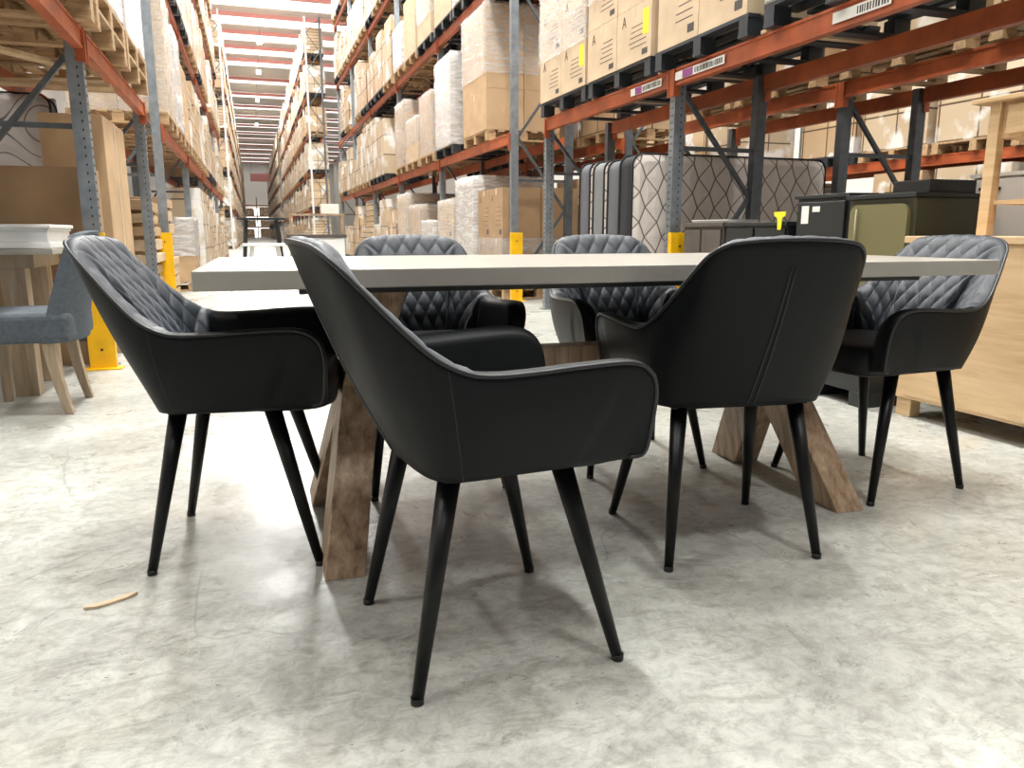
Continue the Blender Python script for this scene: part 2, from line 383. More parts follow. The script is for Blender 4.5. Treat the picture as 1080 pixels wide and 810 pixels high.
def build_chair():
    root = thing('armchair', '', 'chair')
    bm = bmesh.new()
    S = [i*NS/170 for i in range(171)]
    rows = []
    for s in S:
        row = [outer(s, t/16) for t in range(17)]
        row += [rim_arch(s, k/8) for k in range(1, 9)]
        row += [inner(s, t/12) for t in range(1, 13)]
        rows.append(row)
    V = grid_bm(bm, rows)
    # close the front faces of the arms and the underside
    for e in (V[0], V[-1]):
        try: bm.faces.new(e)
        except ValueError: pass
    try: bm.faces.new([r[0] for r in V])
    except ValueError: pass
    obj('shell', bm, M['leather'], root)
    # quilted pad on the inside of the back
    bm = bmesh.new(); s0, s1 = 8.7, NS-8.7; nu, nv = 190, 90
    arc = [0]; prev = inner(s0, .45)
    for i in range(1, nu+1):
        q = inner(s0+(s1-s0)*i/nu, .45); arc.append(arc[-1]+(q-prev).length); prev = q
    tot = arc[-1]; P = []
    for i in range(nu+1):
        s = s0+(s1-s0)*i/nu; row = []; n = inward(s); u = arc[i]-tot/2
        for j in range(nv+1):
            g = j/nv
            if g < .09: p = rim_arch(s, .10+.90*g/.09)
            else: p = inner(s, (g-.09)/.91*.99)
            up_ = 1-min(1, g/.12)
            f1 = u/.052+(p.z-.832)/.082; f2 = u/.052-(p.z-.832)/.082
            puff = .0078*(abs(math.sin(PI*f1))*abs(math.sin(PI*f2)))**.34
            edge = min(1, i/5, (nu-i)/5, j/5)
            row.append(p + (n*(.9-.6*up_)+Vector((0,0,.35+.6*up_)))*((puff+.0025)*edge-.001))
        P.append(row)
    grid_bm(bm, P); o = obj('backrest_cushion', bm, M['quilt'], root, fix=False); o['label'] = 'diamond quilted inner backrest'
    # piping along the rim
    bm = bmesh.new(); tube_bm(bm, [cr(RIMF, i*NS/220)+Vector((0,0,.001)) for i in range(221)], .0043, 8); obj('piping', bm, M['piping'], root)
    # stitched seams: side panels and centre back
    for s in (9.6, NS-9.6):
        bm = bmesh.new(); tube_bm(bm, [outer(s+.12*(1-t/16), t/16) for t in range(0, 17)], .0009, 6); obj('side_seam', bm, M['piping'], root)
    bm = bmesh.new()
    for dy in (-.22, .22): tube_bm(bm, [outer(NS/2+dy*(1-.55*t/16), .02+.83*t/16) for t in range(17)], .0026, 6)
    obj('back_seam', bm, M['piping'], root)
    # seat cushion
    bm = bmesh.new(); n = 64; rings = []
    prof = [(.0,.401),(.90,.401),(.965,.408),(.992,.43),(1.0,.452),(.99,.472),(.955,.487),(.86,.494),(.6,.498),(.3,.499),(0,.4995)]
    for r, z in prof:
        ring = []
        for i in range(n):
            a = 2*PI*i/n; ca, sa = math.cos(a), math.sin(a); e = .42
            x = math.copysign(abs(ca)**e, ca); y = math.copysign(abs(sa)**e, sa)
            hx = .195; cx = .066; hy = .205 if x < 0 else .205
            ring.append(bm.verts.new((cx+x*hx*r, y*hy*r*(1-.10*max(0,-x)), z-.004*(x > .3 and r > .5))))
        rings.append(ring)
    for k in range(len(rings)-1):
        for i in range(n):
            f = bm.faces.new((rings[k][i], rings[k][(i+1)%n], rings[k+1][(i+1)%n], rings[k+1][i])); f.smooth = True
    bmesh.ops.remove_doubles(bm, verts=bm.verts, dist=.0004)
    obj('seat', bm, M['seat'], root)
    # base plate and cross rails
    bm = bmesh.new(); box_bm(bm, -.14, .15, -.185, .185, .398, .412); box_bm(bm, -.13, -.09, -.17, .17, .394, .404); box_bm(bm, .07, .12, -.17, .17, .394, .404)
    obj('base_frame', bm, M['black_metal'], root, bevel=.003)
    for sx, tx, bx, hy in ((1, .100, .203, .216), (-1, -.120, -.203, .204)):
        for sy in (-1, 1):
            top = Vector((tx, sy*.158, .405)); bot = Vector((bx, sy*hy, .004)); bm = bmesh.new()
            cone_bm(bm, bot.lerp(top, .02), top, .0115, .0215, 24)
            l = obj('leg', bm, M['black_metal'], root)
            bm = bmesh.new(); cone_bm(bm, bot-Vector((0,0,.004)), bot+Vector((0,0,.009)), .0122, .0120, 24); obj('foot_cap', bm, M['glide'], l)
    return root
chair = build_chair()
S_ = .83
POSES = [  # x, y, heading, label
 (.4746*S_, 1.7493*S_-.010, 5.0, 'black leather armchair nearest the camera, turned sideways with its arm in front'),
 (-.1071*S_, 2.5475*S_, -7.76, 'black armchair pulled up to the left end of the table'),
 (1.3699*S_, 2.1085*S_, 83.28, 'black armchair seen from behind with a stitched seam down its back'),
 (2.3161*S_, 2.4428*S_, 184.5, 'black armchair at the right end of the table facing left'),
 (1.4979*S_, 3.0156*S_, -92.96, 'black armchair on the far side of the table, the one further right'),
 (.60*S_, 3.02*S_, -91.0, 'black armchair on the far side of the table, behind the nearest chair'),
]
for i, (x, y, a, lab) in enumerate(POSES):
    c = chair if i == 0 else copy_tree(chair)
    X, Y = tw(x, y); c.location = (X, Y, 0); c.rotation_euler = (0, 0, math.radians(a)-TA)
    tag(c, lab, 'chair', 'matching armchairs around the dining table')

# ------------------------------------------------------------------ the dining table
X0, X1, Y0, Y1, ZT, TH = -.152, 2.030, 1.700, 2.660, .752, .042
tx_, ty_ = tw(0, 0)
tb = thing('dining_table', 'long dining table with pale taupe top on splayed brown timber trestle legs', 'table', (0,0,0), -TA)
bxo('tabletop', M['tabletop'], tb, X0, X1, Y0, Y1, ZT-TH, ZT, bevel=.0025)
CY = 2.115; CXL, CXR = .135, 1.640
for cx in (CXL, CXR):
    fr = bxo('mounting_plate', M['darkplate'], tb, cx-.09+(.14 if cx < 1 else -.14), cx+.09+(.14 if cx < 1 else -.14), CY-.36, CY+.42, ZT-TH-.014, ZT-TH)
    for sy in (-1, 1):
        bm = bmesh.new(); w, d = .098, .125
        fy, ty = CY+sy*.27, CY-sy*.17; zt = ZT-TH-.014
        sl = (ty-fy)/zt; dd = d*.62
        vs = []
        off = .0 if sy < 0 else .0
        for z, yy in ((0, fy), (zt, ty)):
            lean = (.14 if cx < 1 else -.14)*z/zt
            for x_ in (-w/2, w/2):
                for y_ in (-dd, dd): vs.append(bm.verts.new((cx+lean+x_, yy+y_, z)))
        for f in ((0,1,3,2),(4,6,7,5),(0,4,5,1),(2,3,7,6),(0,2,6,4),(1,5,7,3)): bm.faces.new([vs[k] for k in f])
        obj('leg', bm, M['tablewood'], tb, bevel=.003)
bm = bmesh.new(); box_bm(bm, CXL+.10, CXR-.10, CY-.035, CY+.035, .425, .50)
obj('stretcher', bm, M['tablewood'], tb, bevel=.003)
# long dark rail under the top, set back from the edge
bxo('rail', M['darkplate'], tb, CXL-.07, CXR+.20, Y0+.10, Y0+.14, ZT-TH-.018, ZT-TH)

# ------------------------------------------------------------------ setting
bm = bmesh.new(); box_bm(bm, -13, 15, -6, 150, -.1, 0); struct('floor', bm, M['floor'])
CZ = 13.0
bm = bmesh.new(); box_bm(bm, -13, 15, -6, 150, CZ, CZ+.1); ce = struct('ceiling', bm, M['ceil'])
bm = bmesh.new(); box_bm(bm, -13.2, -13, -6, 150, 0, CZ); struct('wall_left', bm, M['wall'])
bm = bmesh.new(); box_bm(bm, 15, 15.2, -6, 150, 0, CZ); struct('wall_right', bm, M['wall'])
bm = bmesh.new(); box_bm(bm, -13, 15, 150, 150.2, 0, CZ); struct('wall_far', bm, M['wall'])
bm = bmesh.new(); box_bm(bm, -.9, 3.0, 149.6, 149.95, 0, 5.2); d = struct('door_1', bm, M['dayglow'])
k = 0
y = -4.0
while y < 149:
    k += 1
    bm = bmesh.new(); box_bm(bm, -12.5, 14.5, y, y+.14, CZ-.34, CZ-.12)
    struct('trim_%d' % k, bm, M['redpaint'])
    if True:
        k2 = k
        bm = bmesh.new(); box_bm(bm, -12, 14, y+.7, y+3.1, CZ-.03, CZ-.005)
        struct('window_%d' % k2, bm, M['skylight'])
    y += 4.0 if y < 60 else 7.0
# high bay lamps hanging over the main aisle
li = 0
for lx in (1.1,):
    for ly in (-3.5, 2.3, 8.0, 14.0, 20, 27, 34, 41, 49, 58, 70, 85):
        li += 1
        words = ['behind the camera','above the dining table','over the start of the tall racks','second along the tall racks','third along the tall racks','at the cross aisle','just past the cross aisle','over the far rack ends','ninth along the aisle','tenth along the aisle','next to last along the aisle','last along the aisle']
        t = thing('high_bay_lamp', 'linear white high bay lamp over the main aisle, '+words[li-1], 'lamp', (lx, ly, 11.6), 0, 'high bay lamps over the main aisle')
        bxo('housing', M['white'], t, -.16, .16, -.62, .62, .04, .12, bevel=.01)
        bxo('diffuser', M['lamp'], t, -.13, .13, -.58, .58, .015, .045)
        bm = bmesh.new()
        for yy in (-.45, .45): tube_bm(bm, [(0, yy, .12), (0, yy, CZ-11.6)], .008, 6)
        obj('suspension_cable', bm, M['galv'], t)
        if True:
            ld = bpy.data.lights.new('high_bay_light', 'AREA'); ld.shape = 'RECTANGLE'; ld.size = .5; ld.size_y = 1.4; ld.energy = {2.3: 1150, 8.0: 1500, 14.0: 1500, -3.5: 800}.get(ly, 1100)
            ld.color = (.985, 1, .965); lo = bpy.data.objects.new('high_bay_light', ld); COL.objects.link(lo); lo.parent = t; lo.location = (0,0,0.0)

for lx, side in ((6.6, 'right'), (-5.2, 'left')):  # unseen lamps added to throw side light under the racks
    for ly, wd in ((1.0, 'nearest the camera'), (7.5, 'second from the camera'), (14.0, 'third from the camera')):
        t = thing('high_bay_lamp', 'added high bay lamp for side light, next aisle on the %s, %s' % (side, wd), 'lamp', (lx, ly, 11.6), 0, 'lamps added over the side aisles for side light')
        bxo('housing', M['white'], t, -.16, .16, -.62, .62, .04, .12, bevel=.01)
        bxo('diffuser', M['lamp'], t, -.13, .13, -.58, .58, .015, .045)
        bm = bmesh.new()
        for yy in (-.45, .45): tube_bm(bm, [(0, yy, .12), (0, yy, CZ-11.6)], .008, 6)
        obj('suspension_cable', bm, M['galv'], t)
        ld = bpy.data.lights.new('high_bay_light', 'AREA'); ld.shape = 'RECTANGLE'; ld.size = .5; ld.size_y = 1.4; ld.energy = 520
        ld.color = (.985, 1, .965); lo = bpy.data.objects.new('high_bay_light', ld); COL.objects.link(lo); lo.parent = t

# ------------------------------------------------------------------ racking
def upright_bm(bm, x, y, z0, z1, holes=False, face=-1):
    """open C profile post, slotted towards the aisle"""
    w, d, t = .09, .07, .006
    box_bm(bm, x-w*0-.045, x+.045, y-.035, y-.029, z0, z1)
    box_bm(bm, x-.045, x+.045, y+.029, y+.035, z0, z1)
    fx = x+face*.045
    box_bm(bm, min(fx, fx-face*.006), max(fx, fx-face*.006), y-.029, y+.029, z0, z1)
    if holes:  # thin black blocks stand in for the shaded slots
        z = z0+.06
        while z < z1-.04:
            for s in (-.011, .011):
                box_bm(bm, min(fx, fx+face*.0015), max(fx, fx+face*.0015), y+s-.003, y+s+.003, z, z+.014, 1)
            for s in (.012,):
                box_bm(bm, x+s-.004, x+s+.004, y-.0365, y-.035, z, z+.014, 1)
            z += .05
def make_rack(name, label, xf, depth, ys, levels, top, side, holes=False, mat_up='galv', beams=True, low=False, connector=True, group=None, near=None):
    """xf = x of the aisle face; side = +1 when the rack lies on the +x side of its aisle face"""
    r = thing(name, label, 'pallet rack', (xf, ys[0], 0), 0, group)
    for i, y in enumerate(ys):
        yy = y-ys[0]; tp = top
        for j, x in enumerate((side*.045, side*(depth-.045))):
            bm = bmesh.new(); upright_bm(bm, x, yy, .012, tp, holes and j == 0, -side)
            box_bm(bm, x-.07, x+.07, yy-.06, yy+.06, 0, .012)
            obj('upright', bm, [M[mat_up if j == 0 else 'galvdark'], M['hole']], r)
        # bracing of the end frame: one part per frame
        bm = bmesh.new(); z = .25; a = side*.09; b = side*(depth-.09); fl = True
        bar_bm(bm, (a, yy, .18), (b, yy, .18), .03, .03)
        while z < tp-.5:
            nz = min(z+.85, tp-.15)
            bar_bm(bm, (a if fl else b, yy, z), (b if fl else a, yy, nz), .032, .03); z = nz; fl = not fl
        bar_bm(bm, (a, yy, min(1.45, tp-.3)), (b, yy, min(1.45, tp-.3)), .03, .03)
        obj('brace', bm, M['galvdark'], r)
    for i in range(len(ys)-1):
        for z in levels:
            for j, x in enumerate((side*.02, side*(depth-.02))):
                y0, y1 = ys[i]-ys[0], ys[i+1]-ys[0]
                bm = bmesh.new()
                box_bm(bm, x-.025, x+.025, y0+.04, y1-.04, z-.12, z)
                # pressed ledges along the beam
                fx = x-side*.028 if j == 0 else x+side*.028
                box_bm(bm, fx-.004, fx+.004, y0+.05, y1-.05, z-.016, z); box_bm(bm, fx-.004, fx+.004, y0+.05, y1-.05, z-.12, z-.104)
                for q, sg in ((y0+.035, 1), (y1-.035, -1)):
                    xx = x-side*.03 if j == 0 else x+side*.03
                    box_bm(bm, min(x, xx)-.012, max(x, xx)+.012, q-.004 if sg > 0 else q-.012, q+.012 if sg > 0 else q+.004, z-.19, z-.001)
                    box_bm(bm, xx-.006, xx+.006, q-.034 if sg > 0 else q, q if sg > 0 else q+.034, z-.19, z-.001)
                obj('beam', bm, M['orange'], r)
    return r
RX, LX = 3.0, -.88
LEV = [2.0, 3.85, 5.7, 7.55, 9.4]
make_rack('pallet_rack', 'low orange and grey rack on the right, carrying cartons above the mattresses', RX, .80, [-2.6, 1.1, 5.22, 7.84], [2.0], 1.995, 1, holes=True)
make_rack('pallet_rack', 'second low rack row behind the first one on the right', 4.52, .84, [-2.6, 1.1, 5.22, 7.84], [2.0], 1.995, 1, mat_up='galvdark')
make_rack('pallet_rack', 'low orange and grey rack on the left above the brown cardboard boxes', LX, .80, [-2.4, 1.3, 5.32, 8.05], [2.0], 1.995, -1, holes=True)
TY = [9.0, 12.7, 16.4, 20.1, 23.8, 27.5]
make_rack('pallet_rack', 'tall multi-level rack along the right of the aisle', RX, .80, TY, LEV, 11.2, 1, holes=False)
TYL = [9.45, 13.15, 16.85, 20.55, 24.25, 27.95]
make_rack('pallet_rack', 'tall multi-level rack along the left of the aisle', LX, .80, TYL, LEV, 11.2, -1, holes=False)
make_rack('pallet_rack', 'tall rack row standing back to back behind the right one', 4.52, .84, TY[:3], LEV[:3], 7.5, 1, mat_up='galvdark')
FY = [41+3.7*i for i in range(11)]
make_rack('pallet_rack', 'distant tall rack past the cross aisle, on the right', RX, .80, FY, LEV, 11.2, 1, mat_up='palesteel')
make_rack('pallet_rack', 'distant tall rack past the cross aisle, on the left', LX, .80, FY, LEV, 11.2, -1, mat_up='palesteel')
make_rack('pallet_rack', 'rack across the next aisle, seen through the low racks at right', 7.9, .84, [2.5, 6.2, 9.9, 13.6, 17.3], [1.75, 3.5], 5.2, 1)

# yellow column guards
def guard(x, y, side, label, h=.42):
    g = thing('column_guard', label, 'column guard', (x, y, 0), 0, 'yellow column guards at the rack feet')
    bm = bmesh.new()
    box_bm(bm, -.075, .075, -.030, -.022, .008, h); box_bm(bm, -.075, -.067, -.022, .018, .008, h); box_bm(bm, .067, .075, -.022, .018, .008, h)
    obj('shield', bm, M['yellow'], g, bevel=.002)
    bm = bmesh.new(); box_bm(bm, -.11, .11, -.09, .018, 0, .008); obj('foot_plate', bm, M['yellow'], g)
    bm = bmesh.new()
    for zz in (.12, h-.1): cone_bm(bm, (0, -.037, zz), (0, -.029, zz), .008, .008, 10)
    obj('bolt', bm, M['hole'], g)
def tall_guard(x, y, side, label, h=.83): guard(x, y, side, label, h)
tall_guard(RX+.045, 5.14, 1, 'yellow guard on the right rack post in front of the mattresses')
tall_guard(RX+.045, 8.92, 1, 'yellow guard on the first post of the tall right rack')
tall_guard(RX+.045, 27.62, 1, 'small distant yellow guard at the end of the tall right rack', .9)
tall_guard(LX-.045, 5.32-.08, -1, 'yellow guard between the grey fabric chair and the boxes at left', .83)
tall_guard(LX-.045, 9.37, -1, 'yellow guard on the first post of the tall left rack beyond the table', .83)
tall_guard(LX-.045, 28.07, -1, 'small distant yellow guard at the end of the tall left rack', .9)

# beam labels
def beam_label(x, y, z, side, w, mag, label):
    g = thing('beam_label', label, 'label', (x, y, z))
    bm = bmesh.new(); box_bm(bm, -.0015, 0, -w/2, w/2, -.028, .028)
    obj('sticker', bm, M['label'], g)
    if mag:
        bm = bmesh.new(); box_bm(bm, -.0025, -.0015, w*.12, w*.34, -.026, .026); obj('colour_band', bm, M['purple'], g)
    bm = bmesh.new(); q = -w*.46; r = random.Random(int(y*10))
    while q < w*.08:
        ww = r.uniform(.004, .012); box_bm(bm, -.003, -.0015, q, q+ww, -.018, .018); q += ww+r.uniform(.006,.012)
    obj('printing', bm, M['ink'], g)
beam_label(RX-.0135, 4.86, 1.94, 1, .62, True, 'white and magenta location label on the beam right of the near right post')
beam_label(RX-.0135, 5.62, 1.94, 1, .50, True, 'white and magenta location label on the beam left of the near right post')
beam_label(RX-.0135, 3.36, 1.94, 1, .40, False, 'white barcode label on the orange beam at top right')

# ------------------------------------------------------------------ pallets and loads
def pallet_bm(bm, lx, ly, h=.13):
    """origin at base centre; boards run along x"""
    for y in (-ly/2+.05, 0, ly/2-.05):
        for x in (-lx/2+.06, 0, lx/2-.06): box_bm(bm, x-.06, x+.06, y-.045, y+.045, .02, h-.022)
        box_bm(bm, -lx/2, lx/2, y-.05, y+.05, 0, .02)
    n = 7
    for i in range(n):
        x = -lx/2+.045+(lx-.09)*i/(n-1); box_bm(bm, x-.045, x+.045, -ly/2, ly/2, h-.022, h)
def mesh_of(fn, mats, name):
    bm = bmesh.new(); fn(bm); bmesh.ops.recalc_face_normals(bm, faces=bm.faces[:])
    me = bpy.data.meshes.new(name); bm.to_mesh(me); bm.free()
    for m in (mats if isinstance(mats, (list, tuple)) else [mats]): me.materials.append(m)
    return me
PW = mesh_of(lambda b: pallet_bm(b, 1.0, 1.14), M['palletwood'], 'pallet')
PB = mesh_of(lambda b: pallet_bm(b, 1.0, 1.14), M['blackpallet'], 'pallet')
def add_mesh(name, me, loc, label, cat, group=None, rz=0):
    o = bpy.data.objects.new(name, me); COL.objects.link(o); o.location = loc; o.rotation_euler = (0,0,rz)
    return tag(o, label, cat, group)
def carton_mesh(lx, ly, lz, mat, marks=None, sticker=False, tape=True):
    bm = bmesh.new(); g = .004
    box_bm(bm, -lx/2+g, lx/2-g, -ly/2+g, ly/2-g, 0, lz-.002)
    for f in bm.faces: f.material_index = 0
    if tape:
        box_bm(bm, -lx/2+g-.0008, lx/2-g+.0008, -.025, .025, lz-.004, lz-.0012, 1)
        for sx in (-1,): box_bm(bm, sx*(lx/2-g)-.0008, sx*(lx/2-g)+.0008, -.025, .025, lz-.08, lz-.002, 1)
    if marks:
        xf = -(lx/2-g)
        # arrow-like mark, handling lines and glyph block
        z = lz*.82; y = ly*.28
        bar_bm(bm, (xf-.001, y-.03, z-.05), (xf-.001, y, z+.03), .008, .002, 2, Vector((1,0,0)))
        bar_bm(bm, (xf-.001, y+.03, z-.05), (xf-.001, y, z+.03), .008, .002, 2, Vector((1,0,0)))
        bar_bm(bm, (xf-.001, y-.018, z-.02), (xf-.001, y+.018, z-.02), .008, .002, 2, Vector((1,0,0)))
        r = random.Random(marks)
        for k in range(5):
            zz = lz*(.62-.09*k); box_bm(bm, xf-.001, xf, -ly*.36, -ly*.36+ly*r.uniform(.25,.5), zz, zz+.006, 2)
        box_bm(bm, xf-.001, xf, -ly*.40, -ly*.25, lz*.08, lz*.18, 2)
    if sticker:
        xf = -(lx/2-g); box_bm(bm, xf-.0015, xf, -ly*.42, -ly*.26, lz*.42, lz*.85, 3)
    bmesh.ops.recalc_face_normals(bm, faces=bm.faces[:])
    me = bpy.data.meshes.new('carton'); bm.to_mesh(me); bm.free()
    for m in (mat, M['tape'], M['ink'], M['stickery']): me.materials.append(m)
    return me
def film_bm(bm, x0, x1, y0, y1, z0, z1, top=True, seed=0):
    """wrinkled sleeve"""
    r = random.Random(seed); n = 12; m = 10; path = []
    for a, b in (((x0,y0),(x1,y0)), ((x1,y0),(x1,y1)), ((x1,y1),(x0,y1)), ((x0,y1),(x0,y0))):
        for i in range(n): path.append((a[0]+(b[0]-a[0])*i/n, a[1]+(b[1]-a[1])*i/n))
    cx, cy = (x0+x1)/2, (y0+y1)/2; R = []
    z0 += .004
    for j in range(m+1):
        z = z0+(z1-z0)*j/m; row = []; jz = .01 if j else 0
        for (x, y) in path:
            k = r.uniform(0, .008)+.006; row.append(bm.verts.new((x+math.copysign(k, x-cx), y+math.copysign(k, y-cy), z+r.uniform(-jz,jz))))
        R.append(row)
    N_ = len(path)
    for j in range(m):
        for i in range(N_):
            f = bm.faces.new((R[j][i], R[j][(i+1)%N_], R[j+1][(i+1)%N_], R[j+1][i])); f.smooth = True
    if top: bm.faces.new(R[-1])
def carton_load(label, loc, nx, ny, nz, lx, ly, lz, mat, film=None, marks=False, sticker=(), group=None, face=-1, filmz=(0, 1), film_m='film'):
    """shrink-wrapped stack; origin bottom centre; face -1 = marks look to -x, +1 to +x"""
    t = thing('carton_stack', label, 'carton stack', loc, 0 if face < 0 else PI, group)
    cx, cy, cz = lx/nx, ly/ny, lz/nz
    me = carton_mesh(cx, cy, cz, M[mat], 3 if marks else None); ms = carton_mesh(cx, cy, cz, M[mat], 5, True)
    for k in range(nz):
        for i in range(nx):
            for j in range(ny):
                o = bpy.data.objects.new('carton', ms if (i == 0 and (j, k) in sticker) else me); COL.objects.link(o); o.parent = t
                o.location = (-lx/2+cx*(i+.5), -ly/2+cy*(j+.5), cz*k)
    if film:
        bm = bmesh.new(); film_bm(bm, -lx/2, lx/2, -ly/2, ly/2, lz*filmz[0], lz*filmz[1]+.01, filmz[1] >= 1, seed=int(loc[1]*7))
        obj('stretch_film', bm, M[film_m], t)
    return t
def pallet(loc, label, black=False, group='pallets on the racks'):
    return add_mesh('pallet', PB if black else PW, loc, label, 'pallet', group)

B0 = 2.002; PH = .132
# right low rack, beam level, from far to near
XR = RX+.42
pallet((XR, 7.20, B0), 'black pallet on the right low rack, farthest from the camera', True)
carton_load('wrapped cartons on the low right rack, at its far end with plastic over the top', (XR, 7.20, B0+PH), 2, 2, 3, 1.02, 1.14, 1.25, 'cartonpale', True, True, {(0, 0)}, filmz=(.30, 1))
pallet((XR, 6.00, B0), 'black pallet on the right low rack, second from its far end', True)
carton_load('pale cartons with yellow sticker on the low right rack, left of the near post', (XR, 6.00, B0+PH), 2, 2, 3, 1.02, 1.16, 1.25, 'cartonpale', True, True, {(0, 0)}, filmz=(.5, 1))
pallet((XR, 4.79, B0), 'black pallet on the right low rack, just right of the near post', True)
carton_load('tan cartons on the low right rack, above and right of the near post', (XR, 4.79, B0+PH), 2, 2, 2, 1.0, 1.10, 1.10, 'cartonpale', True, True, set(), filmz=(.62, 1))
pallet((XR, 3.50, B0), 'black pallet on the right low rack under the teal wrapped load', True)
tl = thing('wrapped_load', 'teal plastic wrapped load at the top right corner of the view', 'wrapped load', (XR, 3.50, B0+PH))
bm = bmesh.new(); box_bm(bm, -.48, .48, -.53, .53, 0, .9); obj('crate', bm, M['teal'], tl, bevel=.02)
bm = bmesh.new(); film_bm(bm, -.5, .5, -.55, .55, 0, .92, True, 3); obj('stretch_film', bm, M['film'], tl)
pallet((XR, 2.25, B0), 'wooden pallet on the right low rack, nearest the camera')
carton_load('cartons on the low right rack nearest the camera', (XR, 2.25, B0+PH), 2, 2, 2, 1.0, 1.1, 1.0, 'carton', False)
# grey timber bearers lying across the beams (pallet supports)
for yy, lab in ((6.60, 'between the two far carton stacks'), (5.395, 'left of the near post'), (4.145, 'right of the near post'), (2.875, 'nearest the camera')):
    bm = bmesh.new(); box_bm(bm, -.42, .42, -.026, .026, 0, .02)
    o = obj('support_board', bm, M['rawtimber'], None, (RX+.40, yy, B0), 0); tag(o, 'timber board across the right low rack beams, '+lab, 'board')
# second row above
for i, yy in enumerate((7.2, 6.0, 4.6, 3.3, 2.0)):
    wd = ['farthest', 'second farthest', 'middle', 'second nearest', 'nearest'][i]
    pallet((4.94, yy, B0), 'wooden pallet on the second low right rack row, '+wd, False)
    add_mesh('carton_stack', mesh_of(lambda b: box_bm(b, -.5, .5, -.56, .56, 0, 1.2), M['far1' if i % 2 else 'far2'], 'load'), (4.94, yy, B0+PH), 'carton stack on the second low right rack row, '+wd, 'carton stack', 'cartons on the second low right row')
# left low rack
XLc = LX-.40
LL = [(7.05, 'farthest of its row', 1.25, 'filmdense'), (5.85, 'middle one above the brown boxes', 1.3, 'filmdense'), (4.62, 'nearest and left of the post', 1.1, 'film'), (3.35, 'at the top left corner', 1.1, 'film')]
for yy, w, hh, fm in LL:
    pallet((XLc, yy, B0), 'lower pallet of two on left low rack, '+w)
    pallet((XLc, yy, B0+PH+.002), 'upper pallet of two on left low rack, '+w)
    carton_load('film wrapped cartons on the left low rack, '+w, (XLc, yy, B0+2*PH+.004), 2, 2, 2, .98, 1.08, hh, 'carton', True, film_m=fm, face=1)
bm = bmesh.new(); box_bm(bm, -.40, .40, -.09, .09, 0, .03)
tag(obj('support_board', bm, M['rawtimber'], None, (LX-.42, 6.46, B0-.152), 0), 'weathered board slung under the left low rack beam', 'board')
bm = bmesh.new(); bar_bm(bm, (-.35, -.5, 0), (.35, .55, 0), .09, .02)
tag(obj('support_board', bm, M['rawtimber'], None, (LX-.44, 4.95, B0-.19), 0), 'pale board running diagonally under the left rack pallets', 'board')

# ------------------------------------------------------------------ loads of the tall racks
def vis(x, y, z, h, mg=10):
    for q in (0, h):
        for dy in (-.6, .6):
            p = project(x, y+dy, z+q)
            if p and -mg < p[0] < 1080+mg and -mg < p[1] < 262: return True
    return False
LVL = ['floor', 'first beam', 'second beam', 'third beam', 'fourth beam', 'fifth beam']
BAY = ['first', 'second', 'third', 'fourth', 'fifth', 'sixth', 'seventh', 'eighth', 'ninth', 'tenth']
SLOT = ['near', 'middle', 'far']
def fill(xs, side, ys, levels, where, grp, detail_to=0, depth=.8, seed=1, skip=()):
    r = random.Random(seed); xc = xs+side*.42; cnt = 0
    for bi in range(len(ys)-1):
        y0, y1 = ys[bi]+.06, ys[bi+1]-.06; st = (y1-y0)/3
        for li_, z in enumerate([0]+levels):
            if li_ > len(levels): continue
            for k in range(3):
                if (bi, li_, k) in skip: continue
                yy = y0+st*(k+.5)+r.uniform(-.01,.01)
                kind = r.choice([0, 0, 1, 1, 1, 2]) if li_ else r.choice([0,2,2,1]); black = r.random() < .4
                hh = r.choice([.75, 1.0, 1.2, 1.3, 1.38]) if li_ else r.choice([.9, 1.2, 1.45])
                if r.random() < .05: continue
                if not vis(xs, yy, z, 1.6): continue
                zb = z+.002
                wd = '%s slot, %s bay, %s level, %s' % (SLOT[k], BAY[bi], LVL[li_], where)
                pallet((xc, yy, zb), 'pallet, '+wd, black, 'pallets '+grp)
                zb += PH; xo = r.uniform(-.03, .03); w = 1.08-r.uniform(0, .12); lx = 1.0
                if bi < detail_to:
                    if kind == 2:
                        t = carton_load('flat cartons, '+wd, (xc, yy, zb), 1, 1, max(4, int(hh/.15)), lx, w, hh, r.choice(['carton', 'cartonpale']), r.random() < .5, face=side*-1, group='flat cartons '+grp, film_m='film')
                    else:
                        t = carton_load(('wrapped' if kind == 1 else 'brown')+' cartons, '+wd, (xc, yy, zb), 2, r.choice([1, 2, 2]), r.choice([2, 3]), lx, w, hh, r.choice(['carton', 'cartonpale', 'cartonpale']), True, r.random() < .5, face=-side, group='carton stacks '+grp, film_m='filmdense' if kind == 1 else 'film', filmz=(0 if r.random() < .5 else .4, 1))
                else:
                    key = (kind, hh)
                    if key not in FM:
                        def shape(b, hh=hh, kind=kind):
                            if kind == 2:
                                box_bm(b, -.5, .5, -.54, .54, 0, hh*.62); box_bm(b, -.46, .47, -.5, .52, hh*.62, hh)
                            else:
                                box_bm(b, -.5, .5, -.53, .53, 0, hh*.75); box_bm(b, -.48, .48, -.5, .28 if kind == 0 else .5, hh*.75, hh)
                        FM[key] = mesh_of(shape, M[['far1', 'far2', 'far3'][kind]], 'load')
                    add_mesh('carton_stack', FM[key], (xc, yy, zb), ['brown cartons, ', 'wrapped cartons, ', 'flat cartons, '][kind]+wd, 'carton stack', 'carton stacks '+grp)
                cnt += 1
    return cnt
FM = {}
n1 = fill(RX, 1, TY, LEV, 'tall right rack', 'on the tall right rack', 2, seed=11, skip={(0,1,0),(0,1,1),(0,0,0)})
n2 = fill(LX, -1, TYL, LEV, 'tall left rack', 'on the tall left rack', 1, seed=23, skip={(0,0,0)})
n3 = fill(RX, 1, FY[:5], LEV, 'distant right rack', 'on the distant right rack', 0, seed=5)
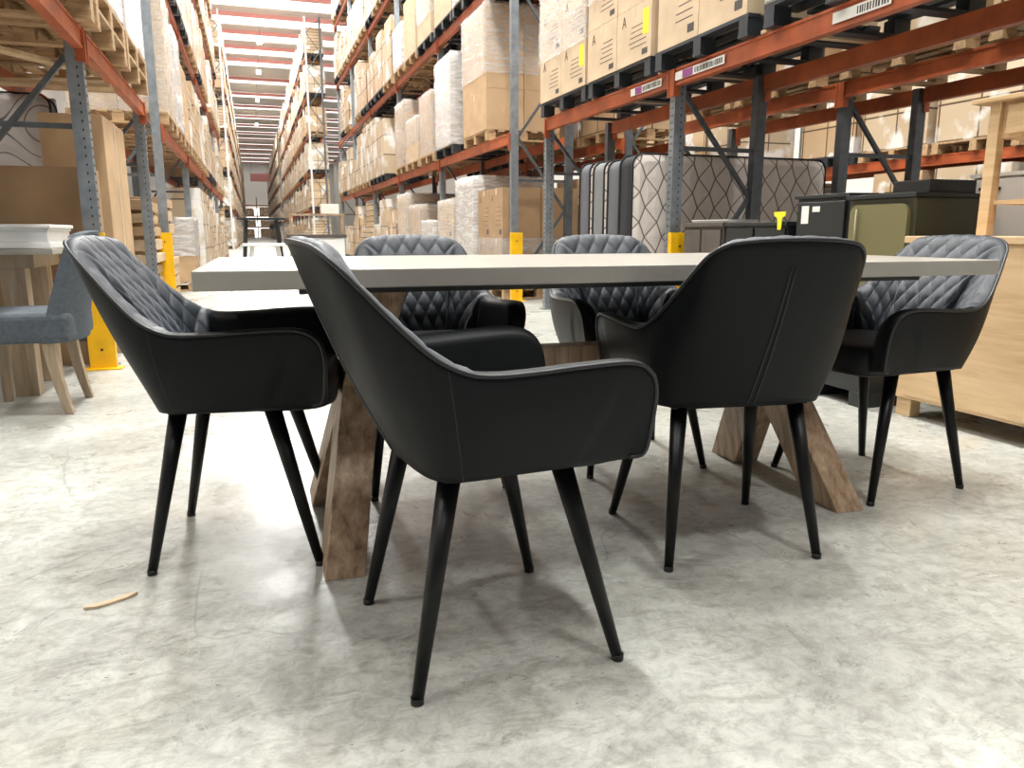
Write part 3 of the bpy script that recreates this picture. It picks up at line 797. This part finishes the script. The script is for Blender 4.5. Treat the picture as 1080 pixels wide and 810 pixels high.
n4 = fill(LX, -1, FY[:5], LEV, 'distant left rack', 'on the distant left rack', 0, seed=6)
n5 = fill(4.52, 1, TY[:3], LEV[:2], 'back row at right', 'on the row behind the tall right rack', 0, seed=9)
n6 = fill(7.9, 1, [2.5, 6.2, 9.9, 13.6, 17.3], [1.75, 3.5], 'next aisle rack', 'on the rack across the next aisle', 0, seed=14)
print('LOADS', n1, n2, n3, n4, n5, n6)
for nm, xs, side in (('right', RX, 1), ('left', LX, -1)):
    t = thing('pallet_rack', 'farthest rack block down the aisle, on the '+nm, 'pallet rack', (xs, 84, 0)); bu = bmesh.new(); bb = bmesh.new()
    for i in range(17):
        for x in (.045, .755): box_bm(bu, side*x-.045, side*x+.045, 3.7*i-.035, 3.7*i+.035, 0, 11.2)
        if i < 16:
            for z in LEV: box_bm(bb, min(0, side*.04), max(0, side*.04), 3.7*i, 3.7*i+3.7, z-.12, z)
    o = obj('upright', bu, M['galv'], t); o['kind'] = 'stuff'; o = obj('beam', bb, M['orange'], t); o['kind'] = 'stuff'
# everything further down the racks
for nm, xs, side, sd in (('right', RX, 1, 3), ('left', LX, -1, 4)):
    r = random.Random(sd); bm = bmesh.new()
    FYX = FY[:10]+[84+3.7*i for i in range(16)]
    for bi in range(4, 26):
        for z in [0]+LEV:
            for k in range(3):
                yy = FYX[bi]+.66+1.19*k; hh = r.uniform(.8, 1.5); xc = xs+side*.42
                box_bm(bm, xc-.5, xc+.5, yy-.53, yy+.53, z+.13, z+hh, r.choice([0, 1, 1, 2])); box_bm(bm, xc-.5, xc+.5, yy-.55, yy+.55, z, z+.12, 3)
    o = obj('carton_stacks', bm, [M['far1'], M['far2'], M['far3'], M['palletwood']]); tag(o, 'mass of tiny carton stacks at the far end of the '+nm+' rack', 'carton stacks'); o['kind'] = 'stuff'

# first tall-rack load at right, big wrapped stack with a brown end
pallet((RX+.44, 10.35, B0), 'wooden pallet under the tall stack right of the first tall post')
carton_load('tall half wrapped brown carton stack on the first beam beside the first tall right post', (RX+.44, 10.35, B0+PH), 2, 1, 3, 1.02, 1.15, 1.52, 'carton', True, film_m='film', filmz=(.45, 1))
pallet((RX+.46, 9.72, .0), 'pallet on the floor right behind the first tall right post')
carton_load('brown marked cartons on the floor behind the first tall right post', (RX+.46, 9.72, PH), 2, 2, 2, 1.02, 1.1, 1.25, 'cartondark', True, marks=True, film_m='film', filmz=(0, .5))
def board_stack(label, x, y, lx, ly, n, h, seed):
    t = thing('board_stack', label, 'board stack', (x, y, 0)); r = random.Random(seed); z = 0
    for k in range(n):
        for q in (-.38, 0, .38):
            bxo('batten', M['rawtimber'], t, -lx/2+.03, lx/2-.03, q*ly-.04, q*ly+.04, z, z+.035)
        z += .035; dx = r.uniform(-.03, .03); dy = r.uniform(-.04, .04); hh = h*r.uniform(.8, 1.2)
        bxo('board_layer', M[r.choice(['rawtimber', 'cartonpale', 'carton'])], t, -lx/2+dx, lx/2+dx, -ly/2+dy, ly/2+dy, z, z+hh, bevel=.004); z += hh
board_stack('stack of flat packed boards between the low and tall left racks', LX-.50, 8.76, .86, 1.15, 9, .095, 2)
# left, floor: flat stacks beside the first tall post
board_stack('stack of flat packed boards behind the first tall left post', LX-.50, 10.15, .90, 1.14, 9, .10, 5)

# ------------------------------------------------------------------ left: boxes, mattress, table, chair
def big_box(label, x0, x1, y0, y1, z1, mat, lean=0):
    t = thing('cardboard_box', label, 'cardboard box', ((x0+x1)/2, (y0+y1)/2, 0), 0); lx, ly = x1-x0, y1-y0
    bm = bmesh.new(); box_bm(bm, -lx/2, lx/2, -ly/2, ly/2, 0, z1); o = obj('box_body', bm, M[mat], t, bevel=.006)
    bm = bmesh.new(); box_bm(bm, -lx/2-.001, lx/2+.001, -.03, .03, z1-.06, z1+.001); box_bm(bm, lx/2, lx/2+.0012, -.03, .03, 0, z1); obj('tape', bm, M['tape'], t)
    return t
big_box('large brown cardboard box in front of the taller one, by the left post', -2.55, -.93, 5.42, 5.74, 1.225, 'cartondark')
big_box('taller brown cardboard box just behind the large one on the left', -1.28, -.90, 5.90, 6.80, 1.60, 'carton')
big_box('wide brown cardboard box deeper under the left rack', -3.8, -1.95, 8.3, 9.1, 1.35, 'cartondark')
def mattress(label, x0, x1, y0, y1, z1, mat, border, rz=0, group=None):
    t = thing('mattress', label, 'mattress', ((x0+x1)/2, (y0+y1)/2, 0), rz, group); lx, ly = (x1-x0)/2, (y1-y0)/2
    bm = bmesh.new()
    # rounded slab standing on its long edge
    R = .09; n = 8; out = []
    for cx, cz, a0 in ((lx-R, R, -PI/2), (lx-R, z1-R, 0), (-lx+R, z1-R, PI/2), (-lx+R, R, PI)):
        for i in range(n+1):
            a = a0+PI/2*i/n; out.append((cx+R*math.cos(a), cz+R*math.sin(a)))
    def ringat(y, k): return [bm.verts.new(((x)*(1-k/lx), y, (z-z1/2)*(1-k/(z1/2))+z1/2)) for x, z in out]
    rs = [ringat(-ly, .05), ringat(-ly+.02, .008), ringat(-ly+.035, 0), ringat(ly-.035, 0), ringat(ly-.02, .008), ringat(ly, .05)]
    for q in range(5):
        for i in range(len(out)):
            f = bm.faces.new((rs[q][i], rs[q][(i+1)%len(out)], rs[q+1][(i+1)%len(out)], rs[q+1][i])); f.smooth = True
            f.material_index = 1 if q == 2 else 0
    bm.faces.new(rs[0][::-1]); bm.faces.new(rs[-1])
    obj('cover', bm, [M[mat], M[border]], t)
    for y in (-ly+.026, ly-.026):
        bm = bmesh.new(); tube_bm(bm, [(x*1.004, y, (z-z1/2)*1.004+z1/2+.004) for x, z in out+out[:1]], .008, 6); obj('piping', bm, M['blackfab'], t)
mattress('grey mattress with curving stitch lines under the left rack', -3.30, -1.42, 6.95, 7.20, 1.865, 'mattressgrey', 'mattside')
mattress('pale diamond quilted mattress standing at the front of the right stack', 2.80, 4.62, 5.42, 5.68, 1.42, 'mattress', 'blackfab', math.radians(1.0))
for i, w in enumerate(('second in the upright stack, right behind the quilted one', 'third in the upright stack', 'rearmost in the upright stack')):
    mattress('grey sided mattress, '+w, 2.84+.0*i, 4.66, 5.72+.29*i, 5.98+.29*i, 1.41+.01*i, 'mattress', 'mattside' if i != 1 else 'greyband', math.radians(.8))

lt = thing('side_table', 'oak legged table with grey edge at the far left behind the grey chair', 'table', (-1.75, 4.70, 0))
bxo('tabletop', M['tabletop'], lt, -.82, .80, -.33, .33, .722, .75, bevel=.003)
bxo('apron', M['oakleg'], lt, -.72, .70, -.27, .27, .655, .722)
for sx in (-1, 1):
    for sy in (-1, 1): bxo('leg', M['oakleg'], lt, sx*.60-.055, sx*.60+.055, sy*.22-.05, sy*.22+.05, 0, .655, bevel=.004)
wp = thing('moulded_board', 'white moulded board lying on the oak legged table', 'board', (-1.62, 4.66, .752))
bm = bmesh.new()
for z0, z1, e in ((0, .03, 0), (.03, .085, .012), (.085, .10, .004), (.10, .118, -.006)): box_bm(bm, -.75+e, .66-e, -.26+e, .26-e, z0, z1)
obj('board_body', bm, M['white'], wp, bevel=.003)

# grey fabric dining chair (faces -x)
gc = thing('fabric_chair', 'grey fabric dining chair with curved oak legs beside the oak table', 'chair', (-1.02, 4.13, 0), math.radians(178))
def gback(u, v):
    """u -1..1 across, v 0..1 up; returns outer point. local +x is forward"""
    w = .225*(1-.10*v)*(1 if v < .9 else 1-.12*((v-.9)/.1)**2)
    y = u*w; x = -.235-.085*v**1.3+.075*abs(u)**2.5*(1-.5*v)
    z = .335+.505*v-.022*abs(u)**3*v
    return Vector((x, y, z))
bm = bmesh.new(); P = []
nu, nv = 28, 24
for j in range(nv+1):
    P.append([gback(-1+2*i/nu, j/nv) for i in range(nu+1)])
V1 = grid_bm(bm, P)
th = lambda v: .075-.03*v
P2 = [[gback(-1+2*i/nu, j/nv)+Vector((th(j/nv), 0, 0)) for i in range(nu+1)] for j in range(nv+1)]
V2 = grid_bm(bm, P2)
for j in range(nv):
    for i in (0, nu):
        f = bm.faces.new((V1[j][i], V1[j+1][i], V2[j+1][i], V2[j][i])); f.smooth = True
for i in range(nu):
    for j in (0, nv):
        f = bm.faces.new((V1[j][i], V1[j][i+1], V2[j][i+1], V2[j][i])); f.smooth = True
obj('backrest', bm, M['greyfab'], gc, bevel=.012)
bxo('seat', M['greyfab'], gc, -.22, .27, -.225, .225, .335, .475, bevel=.03)
for sx, cv in ((-1, .055), (1, 0)):
    for sy in (-1, 1):
        bm = bmesh.new(); R = []
        for k in range(7):
            q = k/6; z = .345*(1-q); x = sx*(.115 if cv else .185)+sx*(cv*q**1.6 if cv else .01*q); y = sy*.19
            w = .026-.008*q
            R.append([bm.verts.new((x+a*w, y+b*w, z)) for a, b in ((-1,-1),(1,-1),(1,1),(-1,1))])
        for k in range(6):
            for i in range(4): bm.faces.new((R[k][i], R[k][(i+1)%4], R[k+1][(i+1)%4], R[k+1][i]))
        bm.faces.new(R[0]); bm.faces.new(R[-1][::-1]); obj('leg', bm, M['oakleg'], gc, bevel=.003)

# ------------------------------------------------------------------ right: furniture along the rack
# pine sideboard facing the aisle
pn = thing('pine_sideboard', 'pale pine sideboard at the right edge behind the end armchair', 'sideboard', (2.86, 0, 0), math.radians(1.5))
bxo('carcass', M['pine'], pn, .0, .46, 1.35, 2.72, .085, .785, bevel=.004)
bxo('top', M['pine'], pn, -.012, .48, 1.33, 2.735, .785, .815, bevel=.004)
for x in (.0, .39):
    for yy in (1.36, 2.63): bxo('foot', M['pine'], pn, x+.01, x+.07, yy+.0, yy+.08, 0, .085, bevel=.003)
bxo('end_panel', M['pine'], pn, .03, .43, 2.722, 2.728, .12, .76)
bxo('back_panel', M['pine'], pn, -.004, .0, 1.42, 2.66, .10, .77)
# pine bedside table on the sideboard
bt = thing('pine_console', 'tall pine table with a dark knobbed drawer standing on the sideboard', 'table', (3.17, 2.20, .817), math.radians(3))
bxo('top', M['pine'], bt, -.21, .26, -.42, .42, .545, .565, bevel=.003)
bxo('apron', M['pine'], bt, -.15, .21, -.33, .33, .40, .545)
for sx in (-1, 1):
    for sy in (-1, 1):
        bxo('leg', M['pine'], bt, sx*.17+(.02)-.022, sx*.17+.02+.022, sy*.335-.024, sy*.335+.024, 0, .545, bevel=.002)
bxo('shelf', M['pine'], bt, -.15, .21, -.33, .33, .13, .148)
dr = bxo('drawer', M['pine'], bt, -.172, -.150, -.28, .28, .415, .53, bevel=.003)
bm = bmesh.new(); cone_bm(bm, (-.171, .10, .475), (-.186, .10, .475), .007, .009, 16); cone_bm(bm, (-.186, .10, .475), (-.198, .10, .475), .018, .015, 20); obj('knob', bm, M['knob'], dr)
# dark carton on the shelf of the pine table
tag(bxo('storage_box', M['greybrown'], None, 3.52, 3.82, 2.15, 2.78, 1.122, 1.34, bevel=.006), 'dark brown box on the greige cabinet behind the pine table', 'box')
# olive cabinet
oc = thing('olive_cabinet', 'olive green cabinet with rounded door behind the end armchair', 'cabinet', (3.02, 2.93, 0))
bxo('carcass', M['olivedark'], oc, .012, .41, .0, .44, .05, 1.0, bevel=.006)
bxo('top', M['mattblack'], oc, -.01, .42, -.01, .45, 1.0, 1.02, bevel=.003)
bm = bmesh.new(); R = .05; out = []
for cy, cz, a0 in ((.41-R, .10+R, -PI/2), (.41-R, .97-R, 0), (.03+R, .97-R, PI/2), (.03+R, .10+R, PI)):
    for i in range(7): a = a0+PI/2*i/6; out.append((cy+R*math.cos(a), cz+R*math.sin(a)))
va = [bm.verts.new((.012, y, z)) for y, z in out]; vb = [bm.verts.new((-.012, y, z)) for y, z in out]
bm.faces.new(va); bm.faces.new(vb[::-1])
for i in range(len(out)): bm.faces.new((va[i], va[(i+1)%len(out)], vb[(i+1)%len(out)], vb[i]))
dd = obj('door', bm, M['olive'], oc)
bm = bmesh.new(); tube_bm(bm, [(-.024, .35, .50), (-.024, .35, .95)], .006, 8); obj('handle', bm, M['olive'], dd)  # olive bar in place of a soft reflection on the door, no handle
bxo('plinth', M['mattblack'], oc, .03, .42, .02, .42, 0, .05)
tag(bxo('storage_box', M['mattblack'], None, 3.12, 3.42, 2.95, 3.18, 1.021, 1.085, bevel=.006), 'flat black box on top of the olive cabinet', 'box')
# dark drawer unit with paper tag
du = thing('drawer_unit', 'charcoal drawer unit with paper tags left of the olive cabinet', 'drawer unit', (3.04, 3.39, 0))
bxo('carcass', M['mattblack'], du, .01, .45, 0, .42, .04, 1.02, bevel=.004)
bxo('top', M['mattblack'], du, -.01, .46, -.01, .43, 1.02, 1.04, bevel=.003)
bxo('plinth', M['mattblack'], du, .03, .42, .02, .40, 0, .04)
for k in range(3):
    w = bxo('drawer', M['mattblack'], du, -.008, .01, .02, .40, .06+.32*k, .36+.32*k, bevel=.004)
    if k == 2:
        bxo('paper_tag', M['label'], w, -.0095, -.008, .30, .36, .88, .98); bxo('paper_tag', M['label'], w, -.0095, -.008, .21, .27, .945, .975)
# black bench/cabinet with yellow tag
bk = thing('black_cabinet', 'low black cabinet carrying a yellow tag behind the seamed armchair', 'cabinet', (3.02, 3.86, 0))
bxo('carcass', M['mattblack'], bk, .01, .46, 0, .62, .05, .87, bevel=.004)
bxo('top', M['mattblack'], bk, -.01, .47, -.01, .63, .87, .895, bevel=.003)
bxo('door', M['mattblack'], bk, -.006, .01, .01, .30, .06, .86, bevel=.003); bxo('door', M['mattblack'], bk, -.006, .01, .32, .61, .06, .86, bevel=.003)
bxo('plinth', M['mattblack'], bk, .03, .43, .02, .60, 0, .05)
tg = bmesh.new()
vs = [tg.verts.new(p) for p in ((0,-.055,.05),(0,.055,.05),(0,.05,.025),(0,.022,.015),(0,.015,-.055),(0,-.015,-.055),(0,-.022,.015),(0,-.05,.025))]
f = tg.faces.new(vs); ex = bmesh.ops.extrude_face_region(tg, geom=[f])
for v in ex['geom']:
    if isinstance(v, bmesh.types.BMVert): v.co.x -= .004
tag(obj('price_tag', tg, M['stickery'], None, (3.000, 3.90, .902)), 'bright yellow tag on the low black cabinet', 'tag')
# grey-brown sideboard
gb = thing('grey_sideboard', 'grey brown sideboard with papers on top in front of the mattresses', 'sideboard', (3.02, 4.52, 0))
bxo('carcass', M['greybrown'], gb, .01, .44, 0, .50, .06, .87, bevel=.004)
bxo('top', M['greybrown'], gb, -.01, .46, -.01, .51, .87, .90, bevel=.003)
for k in range(2): bxo('door', M['greybrown'], gb, -.006, .01, .02+.25*k, .25+.23*k, .08, .85, bevel=.004)
bxo('plinth', M['mattblack'], gb, .03, .42, .02, .48, 0, .06)
bm = bmesh.new()
for k in range(6): box_bm(bm, -.13+random.uniform(-.01,.01), .13+random.uniform(-.01,.01), -.20, .20, .003*k, .003*k+.0025)
tag(obj('paper_stack', bm, M['label'], None, (3.20, 4.77, .901), .1), 'white papers lying on the grey brown sideboard', 'papers')
# greige cabinet
gg = thing('greige_cabinet', 'tall greige cabinet with dark handles behind the pine table', 'cabinet', (3.50, 1.60, 0))
bxo('carcass', M['whitegrey'], gg, .012, .50, 0, 1.45, .06, 1.10, bevel=.004)
bxo('top', M['whitegrey'], gg, -.01, .51, -.01, 1.46, 1.10, 1.12, bevel=.003)
bxo('plinth', M['whitegrey'], gg, .03, .48, .02, 1.43, 0, .06)
for k in range(4):
    w = bxo('door', M['whitegrey'], gg, -.004, .012, .01+.36*k, .355+.36*k, .07, 1.09, bevel=.004)
    bxo('handle', M['knob'], w, -.02, -.005, .20+.36*k, .31+.36*k, 1.035, 1.05)
# black stacked bases on the floor
for k, (yy, ln, hh, lab) in enumerate(((2.80, .42, .16, 'black slatted crate on the floor left of the pine sideboard'),)):
    t = thing('black_crate', lab, 'crate', (2.72, yy+.04, 0), math.radians(-2))
    bxo('upper_rail', M['mattblack'], t, 0, .26, 0, ln, .07, .20, bevel=.004)
    for q in (0, ln-.09): bxo('foot', M['mattblack'], t, .0, .22, q, q+.09, 0, .07, bevel=.003)

# ------------------------------------------------------------------ displays far down the aisle
def simple_table(name, label, x, y, lx, ly, h, mt, ml, lower=None):
    t = thing(name, label, 'table', (x, y, 0))
    bxo('tabletop', M[mt], t, -lx/2, lx/2, -ly/2, ly/2, h-.04, h, bevel=.003)
    for sx in (-1, 1):
        for sy in (-1, 1):
            bm = bmesh.new(); bar_bm(bm, (sx*(lx/2-.05), sy*(ly/2-.08), 0), (sx*(lx/2-.14), sy*(ly/2-.12), h-.04), .05, .05); obj('leg', bm, M[ml], t)
    if lower: bxo('shelf', M[lower], t, -lx/2+.1, lx/2-.1, -ly/2+.1, ly/2-.1, .14, .18)
simple_table('dark_table', 'distant dark bar table in the aisle beyond the dining table', .16, 14.2, .78, .7, 1.08, 'mattblack', 'mattblack', 'mattblack')
simple_table('white_table', 'distant white table in the aisle in front of the dark one', .18, 13.0, .66, .6, .66, 'white', 'white')
t = thing('display_shelf', 'distant walnut and white display shelf in the aisle, left of the yellow guard', 'shelf', (1.10, 14.0, 0))
bxo('worktop', M['greybrown'], t, -.52, .46, -.3, .3, .74, .80, bevel=.003); bxo('cabinet_body', M['white'], t, -.48, .42, -.28, .28, 0, .74)
for x in (-.46, .40): bxo('post', M['tablewood'], t, x-.03, x+.03, -.25, -.19, .80, 1.12)
bxo('upper_shelf', M['tablewood'], t, -.5, .44, -.27, .2, 1.12, 1.15)
tag(bxo('white_carton', M['label'], None, 1.16, 1.46, 13.85, 14.15, 1.152, 1.32), 'distant white carton on top of the display shelf', 'box')

hs = thing('hanging_sign', 'small distant red sign board hanging over the end of the aisle', 'sign', (1.4, 118, 8.0))
bxo('sign_board', M['redpaint'], hs, -1.2, 1.6, -.05, .05, 0, 1.1); bm = bmesh.new()
for xx in (-1.0, 1.4): tube_bm(bm, [(xx, 0, 1.1), (xx, 0, 4.9)], .02, 6)
obj('suspension_cable', bm, M['galv'], hs)
cr_ = thing('cross_rack', 'distant orange rack standing across the very end of the aisle', 'pallet rack', (1.05, 147, 0)); bm = bmesh.new()
for xx in (-3, 0, 3): box_bm(bm, xx-.08, xx+.08, -.1, .1, 0, 7)
obj('uprights', bm, M['galvdark'], cr_); bm = bmesh.new()
for zz in (1.9, 3.8, 5.7): box_bm(bm, -3, 3, -.12, -.02, zz-.2, zz)
obj('beams', bm, M['orange'], cr_)
for k, (xx, zz, hh) in enumerate(((-1.7, 0, 1.4), (1.5, 0, 1.5), (-1.4, 1.91, 1.3), (1.6, 1.91, 1.1), (0-1.6, 3.81, 1.2), (1.5, 3.81, 1.4))):
    bm = bmesh.new(); box_bm(bm, -1.1, 1.1, -.05, .9, 0, hh); box_bm(bm, -.9, .9, 0, .8, hh, hh+.1)
    tag(obj('carton_stack', bm, M['far1' if k % 2 else 'far3'], None, (1.05+xx, 147, zz)), 'distant cartons on the end rack, %s level, %s half' % (['floor', 'first', 'second'][k//2], ['left', 'right'][k % 2]), 'carton stack', 'cartons on the end rack')
# scrap of wood on the floor
bm = bmesh.new()
pts = [(-.055,-.008),(-.03,-.014),(.0,-.010),(.035,-.002),(.058,.012),(.05,.018),(.02,.012),(-.02,.004),(-.05,.002)]
f = bm.faces.new([bm.verts.new((x, y, 0.0005)) for x, y in pts]); ex = bmesh.ops.extrude_face_region(bm, geom=[f])
for v in ex['geom']:
    if isinstance(v, bmesh.types.BMVert): v.co.z += .004+.05*abs(v.co.x)
tag(obj('cardboard_scrap', bm, M['cartonpale'], None, (-.359, 1.813, .0005), .25), 'small torn scrap of cardboard on the concrete at left', 'scrap')

# ------------------------------------------------------------------ world and view
w = bpy.data.worlds.new('world'); SC.world = w; w.use_nodes = True
bg = w.node_tree.nodes['Background']; bg.inputs[0].default_value = (.92,.96,1,1); bg.inputs[1].default_value = .35
SC.view_settings.view_transform = 'Standard'; SC.view_settings.look = 'None'
SC.view_settings.exposure = -0.68; SC.view_settings.gamma = 1; SC.view_settings.use_curve_mapping = False
